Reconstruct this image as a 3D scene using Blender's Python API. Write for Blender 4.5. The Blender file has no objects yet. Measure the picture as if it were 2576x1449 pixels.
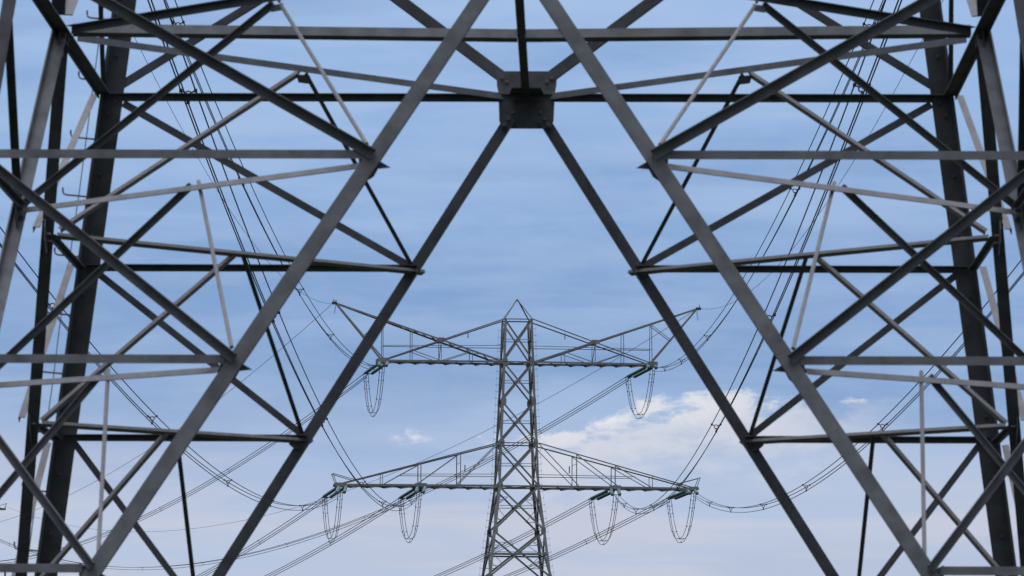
import bpy, math, random
from mathutils import Vector, Matrix
random.seed(7)
SC = bpy.context.scene
COL = SC.collection
V = Vector
R = math.radians

# ------------------------------------------------------------------ camera
EYE = 1.6
PITCH, ROLL = 0.1011, 0.0038
cam_d = bpy.data.cameras.new('camera')
cam = bpy.data.objects.new('camera', cam_d); COL.objects.link(cam)
cp, sp, cr, sr = math.cos(PITCH), math.sin(PITCH), math.cos(ROLL), math.sin(ROLL)
r0, u0, f0 = V((1, 0, 0)), V((0, -sp, cp)), V((0, cp, sp))
cx_, cy_ = r0*cr + u0*sr, u0*cr - r0*sr
m3 = Matrix((cx_, cy_, -f0)).transposed()
cam.matrix_world = Matrix.Translation((0, 0, EYE)) @ m3.to_4x4()
cam_d.sensor_width = 36.0
cam_d.lens = 13457.3/2576*36.0
cam_d.clip_start = 0.5
cam_d.clip_end = 20000
cam_d.dof.use_dof = True
cam_d.dof.focus_distance = 430
cam_d.dof.aperture_fstop = 8.0
SC.camera = cam

# ------------------------------------------------------------------ sky, sun, exposure
SUN_EL, SUN_AZ = 58.0, 195.0        # degrees, azimuth clockwise from +Y: behind the viewer, a little to the left
SKY_GAIN = 1.0
W = bpy.data.worlds.new('World'); SC.world = W; W.use_nodes = True
nt = W.node_tree; nt.nodes.clear()
def nd(t, **k):
    n = nt.nodes.new(t)
    for a, b in k.items(): setattr(n, a, b)
    return n
def lk(a, b): nt.links.new(a, b)
def mth(op, a, b=None, c=None, clamp=False):
    n = nd('ShaderNodeMath', operation=op); n.use_clamp = clamp
    for i, x in enumerate((a, b, c)):
        if x is None: continue
        if isinstance(x, (int, float)): n.inputs[i].default_value = x
        else: lk(x, n.inputs[i])
    return n.outputs[0]
def mixc(fac, a, b, mode='MIX'):
    n = nd('ShaderNodeMix', data_type='RGBA', blend_type=mode); n.clamp_factor = True
    for i, x in ((0, fac), (6, a), (7, b)):
        if isinstance(x, (int, float)): n.inputs[i].default_value = x
        elif isinstance(x, tuple): n.inputs[i].default_value = (*x, 1)
        else: lk(x, n.inputs[i])
    return n.outputs[2]
def smooth(x, lo, hi):
    n = nd('ShaderNodeMapRange', interpolation_type='SMOOTHSTEP')
    n.inputs[1].default_value = lo; n.inputs[2].default_value = hi
    lk(x, n.inputs[0]); return n.outputs[0]
tc = nd('ShaderNodeTexCoord')
nrm = nd('ShaderNodeVectorMath', operation='NORMALIZE'); lk(tc.outputs['Generated'], nrm.inputs[0])
sx = nd('ShaderNodeSeparateXYZ'); lk(nrm.outputs[0], sx.inputs[0])
az = mth('MULTIPLY', mth('ARCTAN2', sx.outputs[0], sx.outputs[1]), 57.2958)   # degrees from +Y
el = mth('MULTIPLY', mth('ARCSINE', sx.outputs[2]), 57.2958)
def noise(su, sv, detail=4, rough=0.5, off=0.0, dist=0.0):
    cb = nd('ShaderNodeCombineXYZ')
    lk(mth('MULTIPLY', az, su), cb.inputs[0]); lk(mth('MULTIPLY', el, sv), cb.inputs[1]); cb.inputs[2].default_value = off
    n = nd('ShaderNodeTexNoise'); lk(cb.outputs[0], n.inputs['Vector'])
    n.inputs['Scale'].default_value = 1.0; n.inputs['Detail'].default_value = detail
    n.inputs['Roughness'].default_value = rough; n.inputs['Distortion'].default_value = dist
    return n.outputs['Fac']
# cloud deck colour by elevation (thin blue-grey stratus, pale and pinkish near the horizon, bright overhead)
bend = mth('MULTIPLY', mth('SUBTRACT', noise(.22, .5, 2, .5, 3.1), .5), 1.6)
elb = mth('ADD', el, bend)
ramp = nd('ShaderNodeValToRGB')
lk(mth('DIVIDE', elb, 60.0, clamp=True), ramp.inputs[0])
cr_ = ramp.color_ramp
stops = [(0.0, (.51, .565, .69)), (2.9, (.505, .57, .725)), (3.6, (.48, .56, .74)), (4.1, (.375, .49, .72)), (4.7, (.238, .378, .635)), (5.5, (.220, .365, .640)),
         (6.6, (.262, .420, .708)), (7.6, (.295, .462, .755)), (9.2, (.325, .49, .785)), (15, (.46, .58, .83)), (30, (1.02, 1.02, 1.07)), (60, (2.35, 2.30, 2.36))]
cr_.elements.remove(cr_.elements[1])
for i, (e, c) in enumerate(stops):
    k = cr_.elements[0] if i == 0 else cr_.elements.new(e/60.0)
    k.position = e/60.0; k.color = (*c, 1)
base = ramp.outputs[0]
# long horizontal veils
veil = smooth(noise(.26, 1.75, 5, .55, 0.0, .45), .38, .66)
base = mixc(mth('MULTIPLY', veil, .42), base, (.43, .575, .82))
dark = smooth(noise(.18, 1.35, 4, .5, 7.7, .4), .48, .72)
base = mixc(mth('MULTIPLY', dark, mth('MULTIPLY_ADD', smooth(el, 3.5, 4.5), .43, .15)), base, (.19, .335, .615))
mott = smooth(noise(.9, 3.4, 4, .6, 3.3, .5), .35, .70)
base = mixc(mth('MULTIPLY', mott, .17), base, (.47, .58, .80))
# pinkish streaks low down
low = mth('SUBTRACT', 1.0, smooth(el, 3.3, 4.5))
pink = smooth(noise(.24, 2.3, 5, .55, 11.0, .45), .42, .64)
base = mixc(mth('MULTIPLY', mth('MULTIPLY', pink, low), .62), base, (.61, .625, .725))
# a few small cumulus heads lit from the side
puff = noise(1.9, 4.2, 6, .62, 21.0, .35)
fine = noise(6.0, 11.0, 3, .6, 5.0, .2)
tot = None
for (ca, ce, ra, re, tilt, amp) in ((1.9, 4.50, .95, .20, .10, .95), (1.05, 4.36, .45, .16, .22, .9), (3.62, 4.60, .34, .15, 0, .44), (-1.02, 4.19, .60, .15, 0, .50), (-.24, 4.17, .30, .12, 0, .75), (2.7, 4.56, .5, .13, -.10, .62), (.55, 4.17, .5, .13, .05, .85)):
    da = mth('SUBTRACT', az, ca); de = mth('SUBTRACT', mth('SUBTRACT', el, ce), mth('MULTIPLY', da, tilt))
    q = mth('ADD', mth('POWER', mth('ABSOLUTE', mth('DIVIDE', da, ra)), 2.0), mth('POWER', mth('ABSOLUTE', mth('DIVIDE', de, re)), 2.0))
    g = mth('MULTIPLY', mth('EXPONENT', mth('MULTIPLY', q, -1.0)), amp)
    tot = g if tot is None else mth('MAXIMUM', tot, g)
cm = mth('ADD', mth('MULTIPLY', tot, 1.0), mth('ADD', mth('MULTIPLY', mth('SUBTRACT', puff, .5), 2.1), mth('MULTIPLY', mth('SUBTRACT', fine, .5), .8)))
cmask = mth('MULTIPLY', smooth(cm, .42, 1.05), smooth(tot, .05, .45))
base = mixc(mth('MULTIPLY', cmask, .88), base, (.86, .845, .865))
# soft bank hanging below those heads, right of the middle
edge = mth('ADD', mth('ADD', 4.15, mth('MULTIPLY', smooth(az, .1, 2.2), .44)), mth('MULTIPLY', mth('SUBTRACT', puff, .5), 1.15))
dd = mth('SUBTRACT', edge, el)
bank = mth('MULTIPLY', mth('MULTIPLY', smooth(dd, -.06, .22), mth('SUBTRACT', 1.0, smooth(dd, .15, .95))), mth('MULTIPLY', smooth(az, -.25, .45), mth('SUBTRACT', 1.0, smooth(az, 2.7, 4.4))))
base = mixc(mth('MULTIPLY', bank, .84), base, (.70, .715, .79))
# overhead the deck is broken
bro = smooth(noise(.05, .06, 4, .55, 31.0, .3), .35, .65)
base = mixc(mth('MULTIPLY', mth('MULTIPLY', bro, smooth(el, 12, 30)), .45), base, (.60, .68, .90))
# unseen dull grey bank added behind the viewer to dim the faces turned this way
rear = mth('MULTIPLY', smooth(mth('ABSOLUTE', az), 70, 130), mth('SUBTRACT', 1.0, smooth(el, 18, 48)))
base = mixc(mth('MULTIPLY', rear, .92), base, (.20, .198, .212))
sky = nd('ShaderNodeTexSky', sky_type='NISHITA', sun_disc=False)
sky.sun_elevation = R(SUN_EL); sky.sun_rotation = R(SUN_AZ); sky.air_density = 1.2; sky.dust_density = 2.0
deck = nd('ShaderNodeVectorMath', operation='SCALE'); lk(base, deck.inputs[0]); deck.inputs['Scale'].default_value = 10.0*SKY_GAIN
mixed = mixc(.96, sky.outputs[0], deck.outputs[0])       # the cloud deck hides nearly all of the clear sky
bg = nd('ShaderNodeBackground'); bg.inputs['Strength'].default_value = 0.1
lk(mixed, bg.inputs['Color'])
out = nd('ShaderNodeOutputWorld'); lk(bg.outputs[0], out.inputs[0])

sun_d = bpy.data.lights.new('sun', 'SUN'); sun_d.energy = 0.5; sun_d.angle = R(25); sun_d.color = (1.0, .97, .93)
sun = bpy.data.objects.new('sun', sun_d); COL.objects.link(sun)
sdir = V((math.sin(R(SUN_AZ))*math.cos(R(SUN_EL)), math.cos(R(SUN_AZ))*math.cos(R(SUN_EL)), math.sin(R(SUN_EL))))
sun.rotation_euler = sdir.to_track_quat('Z', 'Y').to_euler()
sun.location = (0, -20, 60)
SC.view_settings.view_transform = 'Standard'
SC.view_settings.look = 'None'
SC.view_settings.exposure = 0.0
SC.view_settings.gamma = 1.0

# ------------------------------------------------------------------ materials
def mat(name, base, rough=.6, metal=0.0, var=.25, scale=6.0, tint=None, tint_amt=0.0, spec=.3, streak=1.0):
    m = bpy.data.materials.new(name); m.use_nodes = True
    t = m.node_tree; b = t.nodes['Principled BSDF']
    b.inputs['Roughness'].default_value = rough; b.inputs['Metallic'].default_value = metal
    b.inputs['Specular IOR Level'].default_value = spec
    g = t.nodes.new('ShaderNodeTexCoord')
    mp = t.nodes.new('ShaderNodeMapping'); mp.inputs['Scale'].default_value = (1, 1, streak)
    t.links.new(g.outputs['Object'], mp.inputs[0])
    n = t.nodes.new('ShaderNodeTexNoise'); n.inputs['Scale'].default_value = scale; n.inputs['Detail'].default_value = 5; n.inputs['Roughness'].default_value = .6
    t.links.new(mp.outputs[0], n.inputs['Vector'])
    rp = t.nodes.new('ShaderNodeValToRGB')
    rp.color_ramp.elements[0].position = .28; rp.color_ramp.elements[1].position = .72
    rp.color_ramp.elements[0].color = (*[c*(1-var) for c in base], 1)
    rp.color_ramp.elements[1].color = (*[min(1, c*(1+var)) for c in base], 1)
    t.links.new(n.outputs['Fac'], rp.inputs[0])
    col = rp.outputs[0]
    oi = t.nodes.new('ShaderNodeObjectInfo')
    mr = t.nodes.new('ShaderNodeMapRange'); mr.inputs[3].default_value = .86; mr.inputs[4].default_value = 1.14
    t.links.new(oi.outputs['Random'], mr.inputs[0])
    hv = t.nodes.new('ShaderNodeHueSaturation'); t.links.new(mr.outputs[0], hv.inputs['Value']); t.links.new(col, hv.inputs['Color'])
    col = hv.outputs[0]
    if tint:
        n2 = t.nodes.new('ShaderNodeTexNoise'); n2.inputs['Scale'].default_value = scale*.35; n2.inputs['Detail'].default_value = 6; n2.inputs['Roughness'].default_value = .7
        t.links.new(g.outputs['Object'], n2.inputs['Vector'])
        r2 = t.nodes.new('ShaderNodeMapRange'); r2.inputs[1].default_value = .55; r2.inputs[2].default_value = .75; r2.inputs[4].default_value = tint_amt
        t.links.new(n2.outputs['Fac'], r2.inputs[0])
        mx = t.nodes.new('ShaderNodeMix'); mx.data_type = 'RGBA'
        t.links.new(r2.outputs[0], mx.inputs[0]); t.links.new(col, mx.inputs[6]); mx.inputs[7].default_value = (*tint, 1)
        col = mx.outputs[2]
    t.links.new(col, b.inputs['Base Color'])
    return m
M = {}
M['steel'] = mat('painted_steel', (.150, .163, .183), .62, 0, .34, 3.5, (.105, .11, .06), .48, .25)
M['steel_dark'] = mat('dark_steel', (.076, .085, .097), .65, 0, .34, 3.5, (.08, .085, .05), .3, .25)  # darker steel tone, mostly for the legs, back face and upper body
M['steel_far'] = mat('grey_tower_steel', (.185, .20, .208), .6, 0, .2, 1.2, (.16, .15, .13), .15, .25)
M['light'] = mat('steel_lit_tone', (.215, .217, .228), .5, 0, .2, 5.0, (.15, .15, .09), .3, .3)  # lighter copy of the steel: sky glow on upturned members put into the colour
M['tube'] = mat('galvanised_tube', (.225, .226, .236), .5, 0, .16, 14.0, None, 0, .4)
M['bolt'] = mat('dark_bolts', (.10, .095, .09), .5, 0, .2, 40.0)
M['cable'] = mat('safety_wire_steel', (.30, .33, .40), .4, .3, .1, 20)
M['wire'] = mat('conductor_aluminium', (.018, .019, .026), .6, .0, .1, 2)
M['earth'] = mat('earth_wire_steel', (.02, .021, .028), .6, .0, .1, 2)
M['glass'] = mat('green_glass_insulator', (.035, .135, .112), .16, 0, .2, 8.0, None, 0, .6)
M['fit'] = mat('forged_fittings', (.07, .065, .065), .5, .4, .2, 10)
M['conc'] = mat('footing_concrete', (.34, .33, .31), .85, 0, .2, 3.0, (.12, .14, .08), .5)
M['grass'] = mat('dark_wet_meadow', (.028, .032, .016), .9, 0, .45, .35, (.04, .03, .02), .5, .1)

# ------------------------------------------------------------------ helpers
def obj(name, verts, faces, m, parent=None, loc=None, smooth_=False):
    me = bpy.data.meshes.new(name); me.from_pydata([tuple(v) for v in verts], [], faces); me.update()
    if smooth_: me.polygons.foreach_set('use_smooth', [True]*len(me.polygons))
    o = bpy.data.objects.new(name, me); COL.objects.link(o)
    if m: me.materials.append(m)
    if parent: o.parent = parent
    if loc is not None: o.location = loc
    return o
def thing(name, label, cat, loc=(0, 0, 0), rz=0.0, group=None):
    o = bpy.data.objects.new(name, None); COL.objects.link(o)
    o.location = loc; o.rotation_euler = (0, 0, rz); o.empty_display_size = .5
    o['label'] = label; o['category'] = cat
    if group: o['group'] = group
    return o
class MB:
    def __init__(s): s.v = []; s.f = []
    def add(s, v, f):
        n = len(s.v); s.v += [V(x) for x in v]; s.f += [[i+n for i in q] for q in f]; return s
    def angle(s, p, q, a, wa, wb, t, b=None, mid=0.0):
        """L section along p-q: flange of width wa towards a, flange of width wb towards b (square to a)."""
        p, q = V(p), V(q); d = (q-p).normalized(); a = V(a); a = (a - d*a.dot(d)).normalized()
        n = d.cross(a)
        if b is not None and n.dot(V(b)) < 0: n = -n
        p = p - a*wa*mid; q = q - a*wa*mid
        sec = [(0, 0), (wa, 0), (wa, t), (t, t), (t, wb), (0, wb)]
        vs = [e + a*x + n*y for e in (p, q) for x, y in sec]
        fs = [[i, (i+1) % 6, 6+(i+1) % 6, 6+i] for i in range(6)] + [[0, 3, 2, 1], [0, 5, 4, 3], [6, 7, 8, 9], [6, 9, 10, 11]]
        if d.dot(a.cross(n)) < 0: fs = [f[::-1] for f in fs]
        return s.add(vs, [f[::-1] for f in fs])
    def tube(s, pts, r, n=8, cap=True):
        pts = [V(x) for x in pts]; rings = []
        for i, p in enumerate(pts):
            d = (pts[min(i+1, len(pts)-1)] - pts[max(i-1, 0)]).normalized()
            up = V((0, 0, 1)) if abs(d.z) < .9 else V((0, 1, 0))
            x = d.cross(up).normalized(); y = x.cross(d)
            rr = r[i] if isinstance(r, (list, tuple)) else r
            rings.append([p + (x*math.cos(k*2*math.pi/n) + y*math.sin(k*2*math.pi/n))*rr for k in range(n)])
        vs = [v for g in rings for v in g]; fs = []
        for i in range(len(pts)-1):
            for k in range(n): fs.append([i*n+k, i*n+(k+1) % n, (i+1)*n+(k+1) % n, (i+1)*n+k])
        if cap: fs += [list(range(n))[::-1], [len(vs)-n+k for k in range(n)]]
        return s.add(vs, fs)
    def box(s, c, x, y, z, hx, hy, hz):
        c, x, y, z = V(c), V(x).normalized(), V(y).normalized(), V(z).normalized()
        vs = [c + x*hx*i + y*hy*j + z*hz*k for i in (-1, 1) for j in (-1, 1) for k in (-1, 1)]
        return s.add(vs, [[0, 1, 3, 2], [4, 6, 7, 5], [0, 4, 5, 1], [2, 3, 7, 6], [0, 2, 6, 4], [1, 5, 7, 3]])
    def plate(s, poly, n, t):
        """flat polygon (list of points) with thickness t along n"""
        n = V(n).normalized(); k = len(poly); a = [V(p) for p in poly]; b = [p + n*t for p in a]
        return s.add(a+b, [list(range(k))[::-1], list(range(k, 2*k))] + [[i, (i+1) % k, k+(i+1) % k, k+i] for i in range(k)])
    def ring(s, c, axis, R_, r_, n=14, m=5):
        c = V(c); ax = V(axis).normalized(); up = V((0, 0, 1)) if abs(ax.z) < .9 else V((1, 0, 0))
        x = ax.cross(up).normalized(); y = ax.cross(x); vs = []; fs = []
        for i in range(n):
            e = x*math.cos(i*2*math.pi/n) + y*math.sin(i*2*math.pi/n)
            for j in range(m):
                th = j*2*math.pi/m; vs.append(c + e*(R_ + r_*math.cos(th)) + ax*r_*math.sin(th))
        for i in range(n):
            for j in range(m):
                fs.append([i*m+j, ((i+1) % n)*m+j, ((i+1) % n)*m+(j+1) % m, i*m+(j+1) % m])
        return s.add(vs, fs)
    def build(s, name, m, parent=None, smooth_=False): return obj(name, s.v, s.f, m, parent, None, smooth_)
def lerp(a, b, t): return V(a)*(1-t) + V(b)*t
def hexbolt(c, n, r, h):
    c, n = V(c), V(n).normalized(); mb = MB(); mb.tube([c - n*.004, c + n*h], r, 6); return mb

# ------------------------------------------------------------------ ground
gn = 36; gs = 9000.0; gv = []; gf = []
for j in range(gn+1):
    for i in range(gn+1):
        x = (i/gn*2-1); y = (j/gn*2-1); x = math.copysign(abs(x)**2.2, x)*gs; y = math.copysign(abs(y)**2.2, y)*gs
        gv.append((x, y, 0.0))
for j in range(gn):
    for i in range(gn): gf.append([j*(gn+1)+i, j*(gn+1)+i+1, (j+1)*(gn+1)+i+1, (j+1)*(gn+1)+i])
g = obj('ground', gv, gf, M['grass']); g['kind'] = 'structure'

# ------------------------------------------------------------------ lattice towers
def interp(tab, z):
    for (z0, h0), (z1, h1) in zip(tab, tab[1:]):
        if z <= z1: return h0 + (h1-h0)*(z-z0)/(z1-z0)
    return tab[-1][1]
def member(name, p, q, a, b, wa, wb, t, m, parent, mid=.5):
    return MB().angle(p, q, a, wa, wb, t, b, mid).build(name, m, parent)
def corners(h, z): return [V((-h, -h, z)), V((h, -h, z)), V((h, h, z)), V((-h, h, z))]
FACES = [(0, 1, V((0, 1, 0))), (1, 2, V((-1, 0, 0))), (2, 3, V((0, -1, 0))), (3, 0, V((1, 0, 0)))]    # corner pair, inward normal
def footing(root, h, m):
    for c in corners(h, 0):
        mb = MB(); mb.tube([(c.x, c.y, -.5), (c.x, c.y, .22)], .62, 20); mb.tube([(c.x, c.y, .2), (c.x, c.y, .34)], [.42, .36], 20)
        mb.build('footing', m, root)
def legs(root, tab, w, t, m, z0=0.05, wx=None):
    out_ = []
    for sx in (-1, 1):
        for sy in (-1, 1):
            mb = MB()
            for (za, ha), (zb, hb) in zip(tab, tab[1:]):
                za = max(za, z0)
                ha = interp(tab, za)
                ww = w(.5*(za+zb)) if callable(w) else w
                mb.angle((sx*ha, sy*ha, za), (sx*hb, sy*hb, zb), (-sx, 0, 0), wx(sy) if wx else ww, ww, t, (0, -sy, 0))
            out_.append(mb.build('leg', m, root))
    return out_
def panel(root, z0, z1, h0, h1, w, m, mid=True, thin=.05, top=True, red=False):
    """X bracing on the four faces of a body panel"""
    A, B = corners(h0, z0), corners(h1, z1)
    for i, j, n in FACES:
        for s, (p, q) in enumerate(((A[i], B[j]), (A[j], B[i]))):
            d = (q-p).normalized(); up = V((0, 0, 1)) - d*d.z
            off = n*(.012 + s*.03)
            member('face_brace', p+d*.08+off, q-d*.08+off, up, n, w, w*.8, .014, m, root)
        if mid:
            zc = z0 + (z1-z0)*h0/(h0+h1); hc = h0 + (h1-h0)*(zc-z0)/(z1-z0)
            C = corners(hc, zc)
            member('thin_strut', C[i]+n*.06, C[j]+n*.06, (0, 0, -1), n, thin, thin, .008, m, root)
        if red:
            for u in (.25, .75):
                zq = z0 + (z1-z0)*u; hq = h0 + (h1-h0)*u
                D = corners(hq, zq); L = (D[j]-D[i]).length; e = (D[j]-D[i]).normalized()
                frac = (1-u if u > .5 else u)*1.0
                for a_, sg in ((D[i], 1), (D[j], -1)):
                    member('thin_strut', a_+n*.05, a_+e*sg*L*frac*.98+n*.05, (0, 0, -1), n, thin*.9, thin*.9, .007, m, root)
                    k = C[i] if sg > 0 else C[j]
                    member('redundant', k+n*.07, a_+e*sg*L*frac*.98+n*.07, (0, 0, 1), n, thin*.9, thin*.9, .007, m, root)
def gusset(root, c, n, w, h, m, bolts=0):
    n = V(n); e = V((0, 0, 1)).cross(n).normalized(); u = V((0, 0, 1)); c = V(c)
    poly = [c + e*x*w + u*y*h for x, y in ((-.5, -.28), (-.28, -.5), (.28, -.5), (.5, -.28), (.5, .28), (.28, .5), (-.28, .5), (-.5, .28))]
    return MB().plate(poly, n, .016).build('gusset_plate', m, root)
def ring_beam(root, h, z, w, m, plan=True):
    C = corners(h, z)
    for i, j, n in FACES:
        member('horizontal_beam', C[i]-n*.02, C[j]-n*.02, (0, 0, -1), n, w, w*.8, .014, m, root)
    if plan:
        for p, q in ((C[0], C[2]), (C[1], C[3])):
            member('plan_brace', lerp(p, q, .06)+V((0, 0, -.03)), lerp(p, q, .94)+V((0, 0, -.03)), (0, 0, -1), None, w*.8, w*.8, .012, m, root)
def zigzag(arm, f, x0, x1, n, w, m, name='plan_brace'):
    pts = [f(x0 + (x1-x0)*i/n, 1 if i % 2 else -1) for i in range(n+1)]
    for p, q in zip(pts, pts[1:]):
        MB().angle(p, q, (0, 0, -1), w, w, .012, (1, 0, 0), .2).build(name, m, arm)
def crossarm_low(root, s, zl, zt, xr, m, kx=1.0, w0=1.69, w1=.66, first=True):
    """long arm: level bottom chords, sloping top chords, posts, diagonals, handrails, tip brackets"""
    X = lambda x: s*(xr + (x-1.69)*kx)
    wf = lambda x: w0 + (w1-w0)*(x-1.69)/(14.9-1.69)
    TX0, TX1 = 1.6, 14.4
    top = lambda x: zt + (zl+.10-zt)*(x-TX0)/(TX1-TX0)
    mb = MB()
    for sy in (-1, 1):
        mb.angle((X(1.3), sy*w0, zl), (X(14.95), sy*w1, zl), (0, 0, -1), .17, .12, .016, (0, -sy, 0), .5)
    arm = mb.build('crossarm', m, root)
    for sy in (-1, 1):
        P = lambda x, z: V((X(x), sy*wf(x), z))
        member('top_chord', P(TX0, zt), P(TX1, zl+.10), (0, 0, -1), (0, -sy, 0), .10, .08, .012, m, arm)
        for x in (4.77, 7.97, 11.07):
            w = .075 if x < 10 else .055
            member('post', P(x, zl+.08), P(x, top(x)), (s, 0, 0), (0, -sy, 0), w, w, .01, m, arm)
        for xa, xb in ((1.65, 4.95), (4.77, 8.25), (7.97, 10.95)):
            member('diagonal', P(xa, top(xa)-.05), P(xb, zl+.08), (0, 0, 1), (0, -sy, 0), .068, .055, .01, m, arm)
        member('handrail', V((X(1.6), sy*w0*.97, zl+.95)), P(9.65, zl+.90), (0, 0, -1), (0, -sy, 0), .05, .05, .008, m, arm)
        member('tip_bracket', P(13.25, top(13.25)), V((X(15.1), sy*w1*.9, zl+.93)), (0, 0, -1), (0, -sy, 0), .06, .05, .008, m, arm)
        member('tip_bracket', V((X(15.08), sy*w1*.9, zl+.95)), P(14.75, zl+.05), (1, 0, 0), (0, -sy, 0), .06, .05, .008, m, arm)
    for x in (7.97, 14.5):
        mb = MB()
        for sy in (-1, 1):
            mb.box((X(x), sy*(wf(x)+.01), zl+.02), (1, 0, 0), (0, 1, 0), (0, 0, 1), .48 if x < 10 else .40, .03, .15)
        mb.box((X(x), 0, zl-.09), (1, 0, 0), (0, 1, 0), (0, 0, 1), .16, wf(x), .05)
        mb.build('attachment_plate', m, arm)
    member('tie', (X(4.77), wf(4.77), zl+1.9), (X(4.77), -wf(4.77), zl+1.9), (0, 0, -1), None, .05, .05, .008, m, arm)
    MB().box((X(4.3), -wf(4.3)*.3, zl+1.45), (1, 0, 0), (0, 1, 0), (0, 0, 1), .045, .02, .30).build('sign_bracket', m, arm)
    zigzag(arm, lambda x, k: V((X(x), k*wf(x), zl-.10)), 1.8, 14.2, 18, .10, m)
    return arm
def crossarm_high(root, s, zu, zt, xr, m, kx=1.0, w0=1.28, w1=.74, zp=4.75):
    """upper arm with the X of struts and the raised earth wire peak"""
    X = lambda x: s*(xr + (x-1.28)*kx)
    wf = lambda x: w0 + (w1-w0)*(x-1.28)/(11-1.28)
    st = lambda x: zu + zp*(x-1.25)/13.69
    tp = lambda x: zt + (zu+.08-zt)*(x-1.18)/9.82
    mb = MB()
    for sy in (-1, 1):
        mb.angle((X(1.0), sy*w0, zu), (X(11.2), sy*w1, zu), (0, 0, -1), .16, .11, .016, (0, -sy, 0), .5)
    arm = mb.build('crossarm', m, root)
    for sy in (-1, 1):
        P = lambda x, z: V((X(x), sy*wf(x), z))
        tipw = lambda x: wf(x) if x < 6.3 else wf(6.3) + (.10-wf(6.3))*(x-6.3)/8.64
        member('peak_strut', P(1.25, zu), P(6.3, st(6.3)), (0, 0, -1), (0, -sy, 0), .15, .12, .016, m, arm)
        member('peak_strut', P(6.3, st(6.3)), V((X(14.94), sy*.12, st(14.94))), (0, 0, -1), (0, -sy, 0), .14, .11, .016, m, arm)
        member('top_chord', P(1.18, zt), P(11.0, zu+.08), (0, 0, -1), (0, -sy, 0), .095, .075, .012, m, arm)
        member('outer_strut', P(11.0, zu+.1), V((X(14.85), sy*.13, st(14.8))), (-s, 0, .5), (0, -sy, 0), .13, .10, .014, m, arm)
        for x in (3.8, 6.33, 8.7, 11.05):
            yy = tipw(x)*sy
            member('post', P(x, zu+.07), V((X(x), yy, st(x))), (s, 0, 0), (0, -sy, 0), .058, .05, .008, m, arm)
        member('tie', V((X(12.7), sy*.5, zu+2.02)), V((X(11.05), sy*tipw(11.05), st(11.05)-.12)), (0, 0, -1), (0, -sy, 0), .055, .05, .008, m, arm)
        member('diagonal', P(8.7, tp(8.7)), P(6.45, zu+.08), (0, 0, 1), (0, -sy, 0), .06, .05, .008, m, arm)
        member('diagonal', P(6.2, zu+.08), P(3.8, st(3.8)), (0, 0, 1), (0, -sy, 0), .06, .05, .008, m, arm)
        member('handrail', P(1.2, zu+1.33), V((X(11.05), sy*tipw(11.05), zu+1.27)), (0, 0, -1), (0, -sy, 0), .05, .05, .008, m, arm)
        gusset(arm, P(6.33, st(6.33)+.02) + V((0, -sy*.02, 0)), (0, sy, 0), .75, .34, m)
    member('tie', (X(6.33), w0*.7, zu+.1), (X(6.33), -wf(6.33), st(6.33)-.1), (1, 0, 0), None, .05, .05, .008, m, arm)
    MB().box((X(4.0), .3*wf(4), tp(4.0)-.25), (1, 0, 0), (0, 1, 0), (0, 0, 1), .04, .02, .26).build('sign_bracket', m, arm)
    mb = MB()
    for sy in (-1, 1): mb.box((X(11.1), sy*(w1+.01), zu+.04), (1, 0, 0), (0, 1, 0), (0, 0, 1), .42, .03, .19)
    mb.box((X(11.1), 0, zu-.07), (1, 0, 0), (0, 1, 0), (0, 0, 1), .16, w1, .05)
    mb.build('attachment_plate', m, arm)
    mb = MB(); mb.box((X(15.0), 0, st(14.94)), (1, 0, 0), (0, 1, 0), (0, 0, 1), .20, .16, .10); mb.tube([(X(15.05), -.12, st(14.94)+.05), (X(15.05), -.12, st(14.94)+.32)], .03, 6)
    mb.build('earth_wire_clamp', M['fit'], arm)
    zigzag(arm, lambda x, k: V((X(x), k*wf(x), zu-.10)), 1.4, 10.8, 15, .10, m)
    def lat(x, k):
        t_ = wf(x) if x < 6.3 else wf(6.3) + (.10-wf(6.3))*(x-6.3)/8.64
        return V((X(x), k*t_*.98, st(x)+.02))
    zigzag(arm, lat, 1.6, 14.4, 18, .07, m, 'lacing')
    return arm
def step_bolts(root, leg, tab, sx, sy, z0, z1, dz, L, m, rope=True, r=.012):
    z = z0; k = 0; tips = []
    while z < z1:
        h = interp(tab, z); c = V((sx*(h-.01), sy*(h-.03), z))
        MB().tube([c, c+V((sx*L, 0, .0)), c+V((sx*(L+.02), 0, .05)), c+V((sx*(L+.02), 0, .09))], r, 6).build('step_bolt', m, leg)
        tips.append(c+V((sx*(L-.03), 0, .0))); z += dz; k += 1
    if rope: MB().tube(tips, .006 if r < .02 else .012, 5).build('safety_wire', M['cable'], leg)

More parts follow.
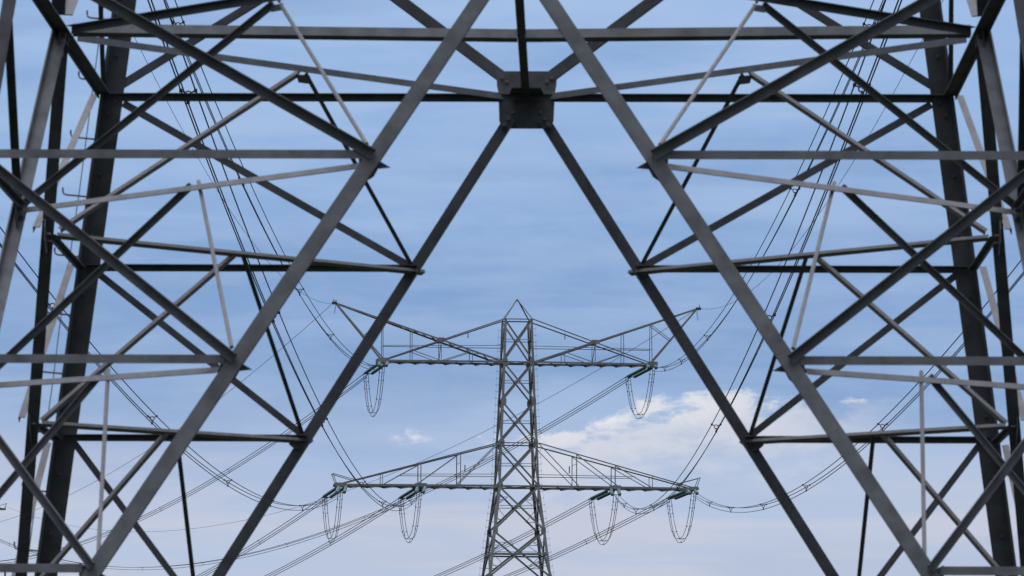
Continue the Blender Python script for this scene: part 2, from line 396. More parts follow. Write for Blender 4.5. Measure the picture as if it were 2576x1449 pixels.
def big_tower(root, tab, lv, zl, zlt, zu, zut, kx, apex, m, legw, brw, kind='tension', red_from=None):
    ls = legs(root, tab, legw, .02, m)
    for i, (a, b) in enumerate(zip(lv, lv[1:])):
        big = red_from is not None and b <= red_from + .01
        panel(root, a, b, interp(tab, a), interp(tab, b), brw if not big else brw*1.1, m, mid=True, thin=.05, red=big)
    for z in lv[1:-1]:
        h = interp(tab, z)
        for i, j, n in FACES:
            C = corners(h, z)
            for c in (C[i], C[j]):
                e = (C[i]+C[j])/2 - c
                gusset(root, c + e.normalized()*.17 - n*.02, n, .40, .62, m)
    for z in (zl, zlt, zu, zut):
        ring_beam(root, interp(tab, z), z, .115 if z in (zl, zu) else .095, m, z in (zl, zu))
    for s in (-1, 1):
        if kind == 'tension':
            crossarm_high(root, s, zu, zut, interp(tab, zu), m, kx, interp(tab, zu), .74)
        else:
            crossarm_low(root, s, zu, zut, interp(tab, zu), m, kx, interp(tab, zu), .5)
        crossarm_low(root, s, zl, zlt, interp(tab, zl), m, kx, interp(tab, zl), .66)
    ht = tab[-1][1]; zt = tab[-1][0]
    for c in corners(ht, zt):
        d = V((-c.x, -c.y, 0)).normalized()
        member('peak_bar', c, V((0, 0, apex)) - d*.03, d, None, .085, .07, .012, m, root)
    MB().tube([(0, 0, apex-.12), (0, 0, apex+.06)], .06, 10).build('peak_cap', m, root)
    footing(root, tab[0][1], M['conc'])
    return ls

# ------------------------------------------------------------------ the near tower (the photographer looks through its base)
NEAR = thing('transmission_tower', 'huge close lattice tower base framing the whole view, seen from below', 'pylon', (0.088, 57.332, 0), R(-0.8766), 'steel lattice power pylons')
Z0, Z1, Z2, Z3 = 10.175, 8.19, 6.17, 4.11
NT = [(0.0, 6.425), (Z0, 5.0), (25.1, 2.91), (28.7, 2.45), (35.4, 1.75), (38.9, 1.35)]
hw = lambda z: interp(NT, z)
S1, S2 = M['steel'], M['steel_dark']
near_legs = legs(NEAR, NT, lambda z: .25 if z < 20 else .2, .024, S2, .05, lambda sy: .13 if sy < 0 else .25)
footing(NEAR, NT[0][1], M['conc'])
UP = V((0, 0, 1))
def perp(p, q, v):
    d = (V(q)-V(p)).normalized(); v = V(v); return (v - d*v.dot(d)).normalized()
def both(name, p, q, fn, m, n_bolts=0):
    """build on the right, then its mirror on the left"""
    o = []
    for s in (1, -1):
        P, Q = V((s*p[0], p[1], p[2])), V((s*q[0], q[1], q[2]))
        o.append(fn(s, P, Q).build(name, m, NEAR))
    return o
def L(a, b, wa, wb, t=.012, mid=.5, inface=None):
    def f(s, P, Q):
        A = V((a[0]*s, a[1], a[2])); B = V((b[0]*s, b[1], b[2]))
        return MB().angle(P, Q, A, wa, wb, t, B, mid)
    return f
def heel_out(w, t=.01, tilt=45.0, wb=None):
    """angle with its heel towards the viewer's side: one flange slopes up and back, one down and back"""
    def f(s, P, Q):
        d = (Q-P).normalized(); back = perp(P, Q, (0, 1, .1)); upv = perp(P, Q, UP) ; upv = (upv - back*upv.dot(back)).normalized()
        a = upv*math.cos(R(tilt)) + back*math.sin(R(tilt)); b = -upv*math.sin(R(tilt)) + back*math.cos(R(tilt))
        return MB().angle(P - back*w*.4, Q - back*w*.4, a, w, wb or w, t, b, 0.0)
    return f
def overhang(w, wb, t=.01, back=False):
    """vertical flange facing the viewer below an outstanding top flange"""
    def f(s, P, Q):
        n = perp(P, Q, (0, -1, 0)); up = perp(P, Q, UP); up = (up - n*up.dot(n)).normalized()
        return MB().angle(P, Q, -up, w, wb, t, -n if back else n, .5)
    return f
def tube(r):
    return lambda s, P, Q: MB().tube([P, Q], r, 12)
# main braces of the front and back faces (from the middle of the waist beam down to the feet)
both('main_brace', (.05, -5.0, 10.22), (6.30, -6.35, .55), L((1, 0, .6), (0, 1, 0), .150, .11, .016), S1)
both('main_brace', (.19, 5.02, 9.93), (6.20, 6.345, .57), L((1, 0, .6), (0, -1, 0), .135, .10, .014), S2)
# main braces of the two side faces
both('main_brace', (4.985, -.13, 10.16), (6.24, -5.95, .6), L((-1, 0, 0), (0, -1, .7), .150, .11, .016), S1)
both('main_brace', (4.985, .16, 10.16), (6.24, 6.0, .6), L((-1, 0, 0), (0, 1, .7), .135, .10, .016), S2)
# front face: ties to the legs and struts
for z, xa, xl in ((Z1+.005, 1.47, 5.25), (Z2-.02, 2.80, 5.5), (Z3-.01, 4.13, 5.8)):
    yb = -hw(z)
    both('horizontal_beam', (xa, yb-.012, z), (xl, yb-.012, z), L((0, 0, -1), (0, 1, 0), .086, .07, .010), S1)
for zt, zb, xb, w in ((Z0+.25, 8.185, 1.37, .104), (8.32, 6.15, 2.70, .100), (6.39, 4.11, 4.03, .088)):
    xt = {1.37: 5.12, 2.70: 5.36, 4.03: 5.70}[xb]
    zt_ = {1.37: 10.35, 2.70: 8.28, 4.03: 6.31}[xb]
    both('diagonal_brace', (xt, -hw(zt_)-.03, zt_), (xb, -hw(zb)-.035, zb), overhang(w, .112), S1)
# back face
for s in (1, -1):
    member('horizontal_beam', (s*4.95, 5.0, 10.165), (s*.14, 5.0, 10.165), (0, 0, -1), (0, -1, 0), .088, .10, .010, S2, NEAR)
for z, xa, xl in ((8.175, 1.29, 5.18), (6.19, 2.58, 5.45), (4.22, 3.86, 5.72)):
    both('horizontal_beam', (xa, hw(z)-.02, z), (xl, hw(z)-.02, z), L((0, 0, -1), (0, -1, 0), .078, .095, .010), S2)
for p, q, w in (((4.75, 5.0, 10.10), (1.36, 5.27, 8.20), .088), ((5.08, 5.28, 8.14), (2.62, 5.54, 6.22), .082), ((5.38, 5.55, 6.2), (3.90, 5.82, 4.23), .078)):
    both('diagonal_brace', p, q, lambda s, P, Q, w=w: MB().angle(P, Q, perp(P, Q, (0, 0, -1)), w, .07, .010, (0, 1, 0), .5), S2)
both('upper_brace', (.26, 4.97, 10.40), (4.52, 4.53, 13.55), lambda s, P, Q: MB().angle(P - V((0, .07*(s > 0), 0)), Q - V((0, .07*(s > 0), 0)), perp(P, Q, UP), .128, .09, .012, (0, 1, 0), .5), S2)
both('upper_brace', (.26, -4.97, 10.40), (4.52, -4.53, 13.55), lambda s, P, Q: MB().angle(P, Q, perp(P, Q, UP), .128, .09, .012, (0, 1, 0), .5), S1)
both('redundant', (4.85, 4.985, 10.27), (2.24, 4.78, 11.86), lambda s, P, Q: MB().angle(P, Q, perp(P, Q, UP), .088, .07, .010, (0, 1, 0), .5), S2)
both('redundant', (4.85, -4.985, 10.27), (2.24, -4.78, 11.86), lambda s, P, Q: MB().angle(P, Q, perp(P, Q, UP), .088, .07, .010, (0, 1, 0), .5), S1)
# waist level beams between the legs
for s in (1, -1):
    MB().angle((s*4.9, -5.0, 10.21), (s*.1, -5.0, 10.21), (0, 0, -1), .088, .1, .010, (0, 1, 0), .5).build('horizontal_beam', S1, NEAR)
    MB().angle((s*4.965, -4.93, 10.205), (s*4.965, 4.93, 10.205), (-s, 0, 0), .145, .06, .014, (0, 0, -1), .5).build('horizontal_beam', S2, NEAR)
# side faces: struts, ties
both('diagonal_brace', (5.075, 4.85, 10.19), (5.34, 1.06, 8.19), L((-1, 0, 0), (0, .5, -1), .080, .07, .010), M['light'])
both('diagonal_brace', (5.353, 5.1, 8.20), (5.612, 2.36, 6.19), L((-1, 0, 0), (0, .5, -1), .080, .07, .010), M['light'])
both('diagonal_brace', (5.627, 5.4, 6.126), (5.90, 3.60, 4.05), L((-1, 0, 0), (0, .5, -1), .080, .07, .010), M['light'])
both('diagonal_brace', (5.06, -4.85, 10.16), (5.30, -1.15, 8.13), L((-1, 0, 0), (0, -.5, -1), .085, .07, .010), S2)
both('diagonal_brace', (5.34, -5.1, 8.17), (5.58, -2.5, 6.15), L((-1, 0, 0), (0, -.5, -1), .085, .07, .010), S2)
for z, ya in ((8.15, 1.45), (6.155, 2.78)):
    x = hw(z)-.085
    both('horizontal_beam', (x, ya, z), (x+.02, hw(z)-.12, z+.02), L((-1, 0, 0), (0, 0, -1), .075, .06, .010), S2)
    both('horizontal_beam', (x+.02, -ya-.02, z), (x+.03, -hw(z)+.12, z+.02), L((-1, 0, 0), (0, 0, -1), .075, .06, .010), S2)
both('redundant', (4.975, 4.95, 10.2), (4.83, 2.55, 11.55), L((-1, 0, 0), (0, 1, 1), .056, .05, .008), S2)
both('redundant', (4.975, -4.95, 10.2), (4.83, -2.55, 11.55), L((-1, 0, 0), (0, -1, 1), .056, .05, .008), S2)
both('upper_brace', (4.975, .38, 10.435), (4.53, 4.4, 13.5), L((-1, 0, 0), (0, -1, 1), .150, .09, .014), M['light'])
both('upper_brace', (4.985, -.34, 10.33), (4.53, -4.4, 13.5), L((-1, 0, 0), (0, 1, 1), .150, .09, .014), S2)
# horizontal bracing of the waist level and of the two levels below
both('plan_beam', (4.86, .0, 10.19), (.04, .0, 10.135), heel_out(.106, .012, 24), S1)
both('plan_brace', (4.83, .28, 10.172), (.24, 4.97, 10.18), lambda s, P, Q: MB().angle(P, Q, (0, 0, -1), .074, .07, .010, (0, 1, 0), .5), S1)
both('plan_brace', (4.84, -.28, 10.175), (.12, -4.93, 10.185), overhang(.088, .075), S2)
MB().angle((.02, -4.95, 10.19), (-.01, 4.9, 10.19), (1, 0, 0), .095, .09, .012, (0, 0, 1), .5).build('plan_beam', S2, NEAR)
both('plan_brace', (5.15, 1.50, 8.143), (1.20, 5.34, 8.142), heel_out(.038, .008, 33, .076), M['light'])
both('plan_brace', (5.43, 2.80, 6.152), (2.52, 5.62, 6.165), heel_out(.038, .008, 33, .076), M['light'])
def lean_face(w, wb, tilt):
    def f(s, P, Q):
        n = perp(P, Q, (0, -1, 0)); up = perp(P, Q, UP); up = (up - n*up.dot(n)).normalized()
        a = -up*math.cos(R(tilt)) + n*math.sin(R(tilt)); b = -n*math.cos(R(tilt)) - up*math.sin(R(tilt))
        return MB().angle(P, Q, a, w, wb, .010, b, .5)
    return f
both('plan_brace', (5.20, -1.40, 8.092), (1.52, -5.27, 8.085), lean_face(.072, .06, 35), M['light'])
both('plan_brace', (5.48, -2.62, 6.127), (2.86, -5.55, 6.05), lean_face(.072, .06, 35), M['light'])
# hip bracing hung between the levels
both('hip_brace', (2.47, 2.60, 10.11), (1.36, 5.22, 8.23), overhang(.048, .05, .008, True), S2)
both('hip_brace', (3.22, 3.42, 8.13), (2.64, 5.50, 6.25), overhang(.048, .05, .008, True), S2)
both('hip_brace', (4.02, 4.20, 6.15), (3.90, 5.78, 4.33), overhang(.048, .05, .008, True), S2)
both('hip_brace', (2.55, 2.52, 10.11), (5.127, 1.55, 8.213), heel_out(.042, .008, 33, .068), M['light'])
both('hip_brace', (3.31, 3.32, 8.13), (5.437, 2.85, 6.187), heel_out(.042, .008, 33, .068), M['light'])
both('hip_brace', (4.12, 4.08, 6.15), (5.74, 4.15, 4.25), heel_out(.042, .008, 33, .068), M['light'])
both('hip_tube', (2.455, -2.55, 10.10), (1.44, -5.25, 8.30), tube(.021), M['tube'])
both('hip_tube', (3.235, -3.27, 8.17), (2.73, -5.53, 6.27), tube(.021), M['tube'])
both('hip_tube', (4.06, -4.10, 6.17), (3.98, -5.81, 4.22), tube(.021), M['tube'])
both('hip_brace', (2.53, -2.45, 10.125), (5.244, -1.35, 8.138), overhang(.074, .065), S1)
both('hip_brace', (3.31, -3.17, 8.14), (5.50, -2.62, 6.16), overhang(.072, .065), S1)
both('hip_brace', (4.145, -3.95, 6.14), (5.78, -3.95, 4.16), overhang(.070, .065), S1)
# gusset plates with their bolts
BOLT = hexbolt((0, 0, 0), (0, -1, 0), .021, .030)
def bolts(plate_, pts, n=(0, -1, 0), r=.021, h=.028):
    for p in pts: hexbolt(p, n, r, h).build('bolt', M['bolt'], plate_)
yb = lambda z: 5 + .1401*(Z0-z)
MB().plate([(-.20, 4.93, 10.205), (.20, 4.93, 10.205), (.17, 4.42, 10.205), (-.17, 4.42, 10.205)], UP, .014).build('gusset_plate', S2, NEAR)
MB().plate([(-.17, 4.90, 10.12), (.17, 4.90, 10.12), (.17, 4.90, 10.215), (-.17, 4.90, 10.215)], (0, 1, 0), .012).build('gusset_plate', S2, NEAR)
big = MB().plate([V((x, yb(z)-.045, z)) for x, z in ((-.33, 10.20), (.33, 10.20), (.318, 9.90), (.285, 9.805), (-.290, 9.805), (-.322, 9.90))], (0, -1, .14), .016).build('gusset_plate', S2, NEAR)
upr = MB().plate([V((x, yb(z)-.050, z)) for x, z in ((-.355, 10.47), (.357, 10.47), (.35, 10.31), (.33, 10.205), (-.33, 10.205), (-.35, 10.31))], (0, -1, .14), .016).build('gusset_plate', S1, NEAR)
bolts(upr, [V((s*x, yb(z)-.068, z)) for s in (-1, 1) for x, z in ((.29, 10.39), (.235, 10.345))], (0, -1, .14))
bolts(big, [V((s*x, yb(z)-.06, z)) for s in (-1, 1) for x, z in ((.165, 9.99), (.215, 9.915), (.262, 9.845))], (0, -1, .14))
for s in (1, -1):
    for z, x in ((Z1, 1.42), (Z2, 2.745), (Z3, 4.07)):
        y = -hw(z)
        MB().plate([V((s*(x+dx), y+.10, z+dz)) for dx, dz in ((.10, .05), (-.06, -.02), (-.215, -.112), (-.09, -.125), (-.05, -.20), (.10, -.30))], (0, 1, 0), .014).build('gusset_plate', S2, NEAR)
        y = hw(z)
        MB().plate([V((s*(x+dx), y-.03, z+dz)) for dx, dz in ((-.02, .05), (.05, .05), (.05, -.05), (-.02, -.11), (-.075, -.11), (-.075, -.04))], (0, 1, 0), .012).build('gusset_plate', S2, NEAR)
    # plates at the hip points of the waist bracing
    for (x, y, z, m_) in ((2.50, 2.56, 10.06, S1), (2.50, -2.50, 10.08, S2)):
        e = V((s*-.70, .71 if y > 0 else -.71, 0)); n = V((-s*.71, -.70, 0)) if y > 0 else V((s*.71, -.70, 0))
        c = V((s*x, y, z))
        k_ = V((0, .09, 0)) if y > 0 else V((0, -.06, 0))
        p = MB().plate([c - e*.105 + UP*.03, c + e*.105 + UP*.03, c + e*.075 - UP*.05 + k_, c - e*.075 - UP*.05 + k_], n, .010).build('gusset_plate', m_, NEAR)
        bolts(p, [c - e*.07 + UP*.055, c + e*.05 + UP*.055], n, .013, .02)
    # side face nodes: plate and bolt heads on the two side braces
    for z, y in ((Z0-.02, 0.0), (8.15, 1.45), (6.15, 2.8), (8.10, -1.42), (6.13, -2.7)):
        x = hw(z) - .015
        p = MB().plate([V((s*x, y+dy, z+dz)) for dy, dz in ((-.28, .05), (-.2, .15), (.2, .15), (.28, .05), (.28, -.1), (.16, -.22), (-.16, -.22), (-.28, -.1))], (-s, 0, 0), .012).build('gusset_plate', S2, NEAR)
        bolts(p, [V((s*(x-.02), y+dy, z+dz)) for dy, dz in ((-.18, -.02), (-.08, -.09), (.08, -.09), (.18, -.02))], (-s, 0, 0), .02, .05)
    bolts(near_legs[3 if s > 0 else 1], [V((s*(hw(z)-.11), hw(z)-.03, z)) for z in (11.36, 10.66, 9.97, 9.27, 8.57, 7.87, 7.17, 6.47, 5.77, 5.07, 4.37)], (0, -1, 0), .018, .022)
    bolts(near_legs[3 if s > 0 else 1], [V((s*(hw(z)-dx), hw(z)-.03, z)) for z, dx in ((10.21, .17), (10.12, .17), (8.2, .06), (8.2, .17), (6.2, .06), (6.2, .17))], (0, -1, 0), .016, .02)
# the back left leg is the climbing leg: hooked step bolts and a safety wire
for z in (12.46, 11.77, 11.08, 10.37, 9.69, 9.02, 8.32, 7.64, 6.955, 6.26, 5.575, 4.88, 4.20, 3.5, 2.8):
    h = hw(z); c = V((-h+.02, h-.05, z-.02))
    MB().tube([c, c + V((-.275, -.02, .024)), c + V((-.302, -.02, .036)), c + V((-.313, -.02, .068)), c + V((-.313, -.02, .110))], .0105, 8).build('step_bolt', M['bolt'], near_legs[1])
    MB().tube([c + V((.0, -.012, 0)), c + V((-.03, -.012, 0))], .022, 6).build('nut', M['bolt'], near_legs[1])
MB().tube([(-5.0+.14*(z-10.175)+s_-.12, 5.0-.14*(z-10.175)+.02, z) for z, s_ in ((13, .0), (11.16, -.01), (9.88, .0), (9.06, .005), (7.52, -.01), (6.87, -.0), (5.42, -.01), (3.5, 0), (2.2, 0))], .0065, 6).build('safety_wire', M['cable'], near_legs[1])
# upper body of the near tower, above the picture
lvn = [13.55, 19.4, 25.1, 28.7, 32.2, 35.4, 38.9]
for a, b in zip(lvn, lvn[1:]): panel(NEAR, a, b, hw(a), hw(b), .12, S2, True, .05)
for z in (13.55, 25.1, 28.7, 35.4, 38.9): ring_beam(NEAR, hw(z), z, .12, S2, z > 20)
for s in (-1, 1):
    crossarm_high(NEAR, s, 35.4, 38.9, 1.75, S2, 1.12, 1.75, .9)
    crossarm_low(NEAR, s, 25.1, 28.7, 2.91, S2, 1.08, 2.91, .8)
for c in corners(1.35, 38.9):
    member('peak_bar', c, V((0, 0, 40.9)), (-c.x, -c.y, 0), None, .085, .07, .012, S2, NEAR)

# ------------------------------------------------------------------ the far tension tower
PSI = 7.0
FT = [(0.0, 5.27), (22.3, 2.59), (26.04, 2.15), (29.75, 1.69), (33.3, 1.56), (36.75, 1.40), (40.0, 1.28), (43.55, 1.16)]
FAR = thing('transmission_tower', 'complete grey lattice tower with two crossarms in the centre, framed by the near tower', 'pylon', (.43, 440.0, 0), R(PSI), 'steel lattice power pylons')
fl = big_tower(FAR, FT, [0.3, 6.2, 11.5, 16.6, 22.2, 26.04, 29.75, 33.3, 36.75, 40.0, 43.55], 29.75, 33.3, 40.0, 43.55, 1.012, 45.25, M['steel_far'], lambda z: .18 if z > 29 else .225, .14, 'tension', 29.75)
for z in (24.15,): ring_beam(FAR, interp(FT, z), z, .13, M['steel_far'], False)
step_bolts(FAR, fl[1], FT, -1, 1, 3.0, 43.2, .56, .24, M['fit'], True, .014)
step_bolts(FAR, fl[2], FT, 1, -1, 3.0, 43.2, .56, .24, M['fit'], True, .014)

# ------------------------------------------------------------------ the next tower, at the left edge
DT = [(0.0, 6.4), (30.0, 2.6), (42.7, 1.69), (46.1, 1.56), (52.45, 1.2), (55.4, 1.0)]
DIST = thing('transmission_tower', 'remote tower at the left edge of which only two crossarm tips show', 'pylon', (-95.0, 852.0, 0), R(12.0), 'steel lattice power pylons')
big_tower(DIST, DT, [0.3, 10, 19.5, 28, 35.6, 42.7, 46.1, 52.45, 55.4], 42.7, 46.1, 52.45, 55.4, 1.0, 57.5, M['steel_far'], .2, .13, 'suspension')

# ------------------------------------------------------------------ insulators, jumpers, conductors
TC, TS = math.cos(R(PSI)), math.sin(R(PSI))
def t2w(x, y, z): return V((.43 + x*TC - y*TS, 440.0 + x*TS + y*TC, z))
def w2t(p): dx, dy = p[0]-.43, p[1]-440.0; return V((dx*TC + dy*TS, -dx*TS + dy*TC, p[2]))
SPANS = {
 'NL_inner': ((-7.459, 433.464, 28.819), (-8.61, 60.0, 24.483), 7.492),
 'NL_upper': ((-10.525, 433.513, 39.149), (-12.283, 60.0, 35.142), 7.785),
 'NL_outer': ((-13.857, 433.144, 28.767), (-16.633, 60.0, 24.696), 7.5),
 'NL_earth': ((-14.51, 437.566, 44.643), (-16.114, 60.0, 40.013), 8.411),
 'NR_inner': ((8.561, 435.414, 28.808), (9.14, 60.0, 24.942), 7.696),
 'NR_upper': ((11.554, 436.218, 39.317), (13.001, 60.0, 35.286), 7.727),
 'NR_outer': ((14.926, 436.666, 29.046), (17.032, 60.0, 24.729), 7.656),
 'NR_earth': ((15.363, 441.234, 44.766), (17.151, 60.0, 40.105), 9.081),
 'FL_upper': ((-12.123, 443.295, 39.245), (-103.454, 850.046, 47.777), 9.152),
 'FR_upper': ((9.717, 445.976, 39.286), (-85.803, 853.954, 49.493), 10.691),
 'FL_outer': ((-15.483, 442.882, 28.917), (-107.071, 849.089, 42.769), 11.098),
 'FL_inner': ((-9.182, 444.059, 28.93), (-101.511, 850.337, 42.527), 11.033),
 'FR_inner': ((6.682, 446.007, 29.065), (-86.99, 853.663, 40.326), 10.564),
 'FR_outer': ((13.171, 446.4, 29.182), (-80.811, 854.911, 41.161), 11.034),
 'FL_earth': ((-14.446, 438.173, 45.011), (-109.457, 848.923, 53.007), 10.771),
 'FR_earth': ((15.28, 441.823, 44.681), (-80.603, 855.077, 52.773), 9.845),
}
def string_mesh(p, q, mb_body, mb_cap, shed_r=.145, n=22):
    p, q = V(p), V(q); d = (q-p); Ln = d.length; d.normalize()
    a, b = p + d*.14, q - d*.12
    pts, rr = [], []
    for i in range(n):
        t0, t1 = i/n, (i+1)/n
        for u, r in ((.03, shed_r*.955), (.30, shed_r), (.70, shed_r), (.97, shed_r*.95)):
            pts.append(lerp(a, b, t0 + (t1-t0)*u)); rr.append(r)
    mb_body.tube(pts, rr, 16)
    for e, f in ((p - d*.05, a + d*.02), (b - d*.02, q + d*.05)):
        mb_cap.tube([e, f], .048, 8)
OFFS = [(-.19, .09), (.19, .09), (0.0, -.22)]
def frame(A, B):
    h = V((B.x-A.x, B.y-A.y, 0)).normalized(); return V((h.y, -h.x, 0))
def strain_set(attach, A, label, group):
    """two strings side by side, yoke plate, three strain clamps"""
    d = (A - attach).normalized(); side = V((d.y, -d.x, 0)).normalized(); up = side.cross(d)
    t = thing('insulator_set', label, 'insulator', attach, 0, group)
    inv = -attach
    for s in (-1, 1):
        b, c = MB(), MB()
        p0 = attach + side*s*.30; p1 = A - d*.62 + side*s*.30
        string_mesh(p0 + inv, p1 + inv, b, c)
        o = b.build('insulator_string', M['glass'], t, True); c.build('end_cap', M['fit'], o, False)
    yk = A - d*.50 + inv
    MB().plate([yk - side*.36 + d*-.06, yk + side*.36 + d*-.06, yk + side*.25 + d*.16, yk - side*.25 + d*.16], up, .03).build('yoke_plate', M['fit'], t)
    for ox, oz in OFFS:
        e = A + side*ox + V((0, 0, oz)) + inv
        MB().tube([yk + side*ox*.9 + d*.10, e + d*.05], .026, 7).tube([e - d*.14, e + d*.12], .052, 8).build('strain_clamp', M['fit'], t)
    return t
def arc_pts(A, B, sag, n, e, off):
    out_ = []
    for i in range(n+1):
        t = i/n; p = lerp(A, B, t); p.z -= 4*sag*t*(1-t)
        out_.append(p + e*off[0] + V((0, 0, off[1])))
    return out_
def spacer_mesh(c, e, r, ringed):
    mb = MB()
    for ox, oz in OFFS:
        q = e*ox + V((0, 0, oz)); mb.tube([q*.25 + c, c + q], r, 6); 
        mb.box(c + q, e, e.cross(V((0, 0, 1))), (0, 0, 1), r*1.9, r*3.0, r*1.9)
    if ringed: mb.ring(c + V((0, 0, -.01)), e.cross(V((0, 0, 1))), .085, r*.9, 12, 5)
    return mb
def bundle(key, label, group, r=.0205, ringed=True):
    A, B, sag = SPANS[key]; A, B = V(A), V(B); e = frame(A, B)
    t = thing('conductor_bundle', label, 'power line', A, 0, group)
    n = 150
    for off in OFFS:
        pts = [p - A for p in arc_pts(A, B, sag, n, e, off)]
        MB().tube(pts, r, 6).build('conductor', M['wire'], t, True)
    Ln = (B-A).length
    for x in (30, 66, 109, 152, 205, 250, 298, 340, 378):
        if x > Ln - 8: break
        u = (x + random.uniform(-1.5, 1.5))/Ln; c = lerp(A, B, u); c.z -= 4*sag*u*(1-u)
        spacer_mesh(c - A, e, .022, ringed).build('spacer', M['fit'], t)
    return t
def earth(key, label, group, step=7.0, r=.0125):
    A, B, sag = SPANS[key]; A, B = V(A), V(B); e = frame(A, B)
    t = obj('earth_wire', *(lambda mb: (mb.v, mb.f))(MB().tube([p - A for p in arc_pts(A, B, sag, 150, e, (0, 0))], r, 6)), M['earth'], None, A, True)
    t['label'] = label; t['category'] = 'power line'; t['group'] = group
    Ln = (B-A).length; x = 4.0; k = 0
    mk = None
    while x < Ln - 4 and k < 90:
        u = x/Ln; c = lerp(A, B, u); c.z -= 4*sag*u*(1-u)
        if mk is None:
            mk = MB().ring((0, 0, -.018), e, .040, .006, 12, 4).build('bird_marker', M['earth'], t); o = mk
        else:
            o = mk.copy(); COL.objects.link(o); o.parent = t
        o.location = c - A
        x += step; k += 1
    return t
POS = [  # name, x on the arm, half width of the arm there, level, words
    ('L_inner', -8.0, 1.17, 29.60, 'lower crossarm, inner left position'),
    ('L_outer', -14.45, .70, 29.60, 'lower crossarm, left tip'),
    ('L_upper', -11.1, .74, 39.86, 'upper crossarm, left end'),
    ('R_inner', 8.0, 1.17, 29.60, 'lower crossarm, inner right position'),
    ('R_outer', 14.45, .70, 29.60, 'lower crossarm, right tip'),
    ('R_upper', 11.1, .74, 39.86, 'upper crossarm, right end')]
WORDS_F = {'L_inner': 'green insulator pair slanting left below the lower crossarm, midway along its left half',
  'L_outer': 'green insulator pair slanting left from the left tip of the lower crossarm',
  'L_upper': 'green insulator pair slanting left from the left end of the upper crossarm',
  'R_inner': 'green insulator pair slanting left below the lower crossarm, midway along its right half',
  'R_outer': 'green insulator pair slanting left from the right tip of the lower crossarm',
  'R_upper': 'green insulator pair slanting left from the right end of the upper crossarm'}
WORDS_N = {'L_inner': 'stubby blue-green insulator pair facing the viewer, midway along the lower left crossarm',
  'L_outer': 'stubby blue-green insulator pair facing the viewer at the lower left arm tip',
  'L_upper': 'stubby blue-green insulator pair facing the viewer at the upper left arm end',
  'R_inner': 'stubby blue-green insulator pair facing the viewer, midway along the lower right crossarm',
  'R_outer': 'stubby blue-green insulator pair facing the viewer at the lower right arm tip',
  'R_upper': 'stubby blue-green insulator pair facing the viewer at the upper right arm end'}
WORDS_J = {'L_inner': 'U-shaped jumper cables below the lower crossarm, inner loop left of the tower body',
  'L_outer': 'U-shaped jumper cables below the left tip of the lower crossarm',
  'L_upper': 'U-shaped jumper cables below the left end of the upper crossarm',
  'R_inner': 'U-shaped jumper cables below the lower crossarm, inner loop right of the tower body',
  'R_outer': 'U-shaped jumper cables below the right tip of the lower crossarm',
  'R_upper': 'U-shaped jumper cables below the right end of the upper crossarm'}
for nm, x, hwid, z, _ in POS:
    AF, AN = V(SPANS['F'+nm][0]), V(SPANS['N'+nm][0])
    strain_set(t2w(x, hwid, z), AF, WORDS_F[nm], 'insulators strained towards the far left')
    strain_set(t2w(x, -hwid, z), AN, WORDS_N[nm], 'insulators strained towards the viewer')
    # jumper loop between the two clamps
    t = thing('jumper_loop', WORDS_J[nm], 'jumper cable', AF, 0, 'jumper loops under the crossarms')
    drop = 3.5 if nm != 'x' else 3
    mid_off = 0.0
    def loop(u, off, e):
        p = lerp(AF, AN, u); w = abs(2*u-1)
        zb = min(AF.z, AN.z) - drop
        zz = p.z*0 + (AF.z if u < .5 else AN.z)
        p.z = zb + (zz - zb)*w**2.7
        return p + e*off[0] + V((0, 0, off[1]))
    e = V((TC, TS, 0))
    cs = []
    for off in OFFS:
        pts = []
        for i in range(61):
            u = i/60; u = .5 + .5*math.copysign(abs(2*u-1)**.55, 2*u-1)
            pts.append(loop(u, off, e) - AF)
        MB().tube(pts, .023, 6).build('jumper_conductor', M['wire'], t, True)
    for u in (.035, .075, .22, .5, .80, .93, .968):
        c = loop(u, (0, 0), e) - AF
        spacer_mesh(c, e, .02, False).build('spacer', M['fit'], t)
GN, GF = 'conductor bundles coming towards the viewer', 'conductor bundles leaving towards the far left'
bundle('NL_inner', 'three-wire bundle climbing steeply left from the inner left insulators of the lower crossarm', GN)
bundle('NL_outer', 'three-wire bundle sagging then climbing to the left edge from the lower left arm tip', GN)
bundle('NL_upper', 'three-wire bundle climbing left from the upper left arm end to the top edge', GN)
bundle('NR_inner', 'three-wire bundle climbing steeply right from the inner right insulators of the lower crossarm', GN)
bundle('NR_outer', 'three-wire bundle sagging then climbing to the right edge from the lower right arm tip', GN)
bundle('NR_upper', 'three-wire bundle climbing right from the upper right arm end to the top edge', GN)
bundle('FL_inner', 'three-wire bundle descending left from the inner left slanting insulators of the lower crossarm', GF, r=.029, ringed=False)
bundle('FL_outer', 'three-wire bundle descending left from the slanting insulators at the lower left arm tip', GF, r=.029, ringed=False)
bundle('FL_upper', 'three-wire bundle descending left from the slanting insulators at the upper left arm end', GF, r=.029, ringed=False)
bundle('FR_inner', 'three-wire bundle passing behind the tower from the inner right slanting insulators below', GF, r=.029, ringed=False)
bundle('FR_outer', 'three-wire bundle passing behind the tower from the lower right arm tip', GF, r=.029, ringed=False)
bundle('FR_upper', 'three-wire bundle passing behind the tower from the upper right arm end, flattening lower left', GF, r=.029, ringed=False)
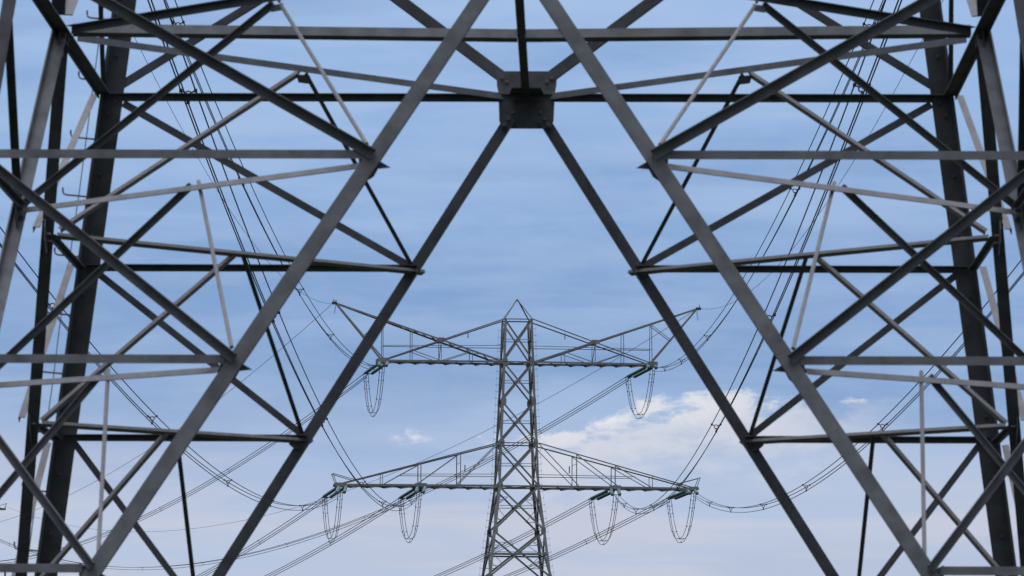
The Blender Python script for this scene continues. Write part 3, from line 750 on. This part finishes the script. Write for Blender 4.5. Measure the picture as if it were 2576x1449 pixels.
GE = 'thin earth wires with bird markers'
earth('NL_earth', 'thin ringed earth wire from the upper left peak up to the top left', GE, 8.0)
earth('NR_earth', 'thin ringed earth wire from the upper right peak up to the top right', GE, 8.0)
earth('FL_earth', 'thin earth wire descending left from the upper left peak', GE, 9.0, .019)
earth('FR_earth', 'thin earth wire from the upper right peak passing behind the tower towards the left edge', GE, 9.0, .019)
# small bonding loops at the earth wire peaks
for s, k, lab in ((-1, 'L', 'small bonding wire loop hanging at the upper left peak'), (1, 'R', 'small bonding wire loop hanging at the upper right peak')):
    a, b = V(SPANS['N'+k+'_earth'][0]), V(SPANS['F'+k+'_earth'][0]); c0 = t2w(s*15.05, 0, 44.72)
    pts = []
    for i in range(25):
        u = i/24; p = lerp(a, b, u) + V((s*.12*math.sin(u*math.pi), 0, -1.0*math.sin(u*math.pi)**.7)); pts.append(p - c0)
    mb = MB().tube(pts, .012, 6).tube([a - c0, V((0, 0, 0)), b - c0], .016, 6)
    o = obj('bonding_wire', mb.v, mb.f, M['earth'], None, c0, True); o['label'] = lab; o['category'] = 'wire'; o['group'] = 'bonding loops at the earth wire peaks'
# suspension strings of the remote tower
for key, lab in (('FR_outer', 'dark hanging insulator under the remote lower arm tip at the lower left corner'), ('FR_inner', None), ('FR_upper', None), ('FL_inner', None), ('FL_outer', None), ('FL_upper', None)):
    B = V(SPANS[key][1]); za = 52.4 if 'upper' in key else 42.65
    b, c = MB(), MB()
    t = thing('insulator_set', lab or 'hanging insulator of the remote tower beyond the left edge of the picture', 'insulator', (B.x, B.y, za), 0, 'hanging insulators of the remote tower')
    Ln = za - B.z
    string_mesh((0, 0, -.05), (0, 0, -Ln+.25), b, c, .15, 14)
    o = b.build('insulator_string', M['glass'], t, True); c.build('end_cap', M['fit'], o)
    MB().plate([(-.25, 0, -Ln+.22), (.25, 0, -Ln+.22), (0, 0, -Ln-.2)], (0, 1, 0), .03).build('yoke_plate', M['fit'], t)
SC.render.engine = 'CYCLES'
SC.cycles.max_bounces = 6
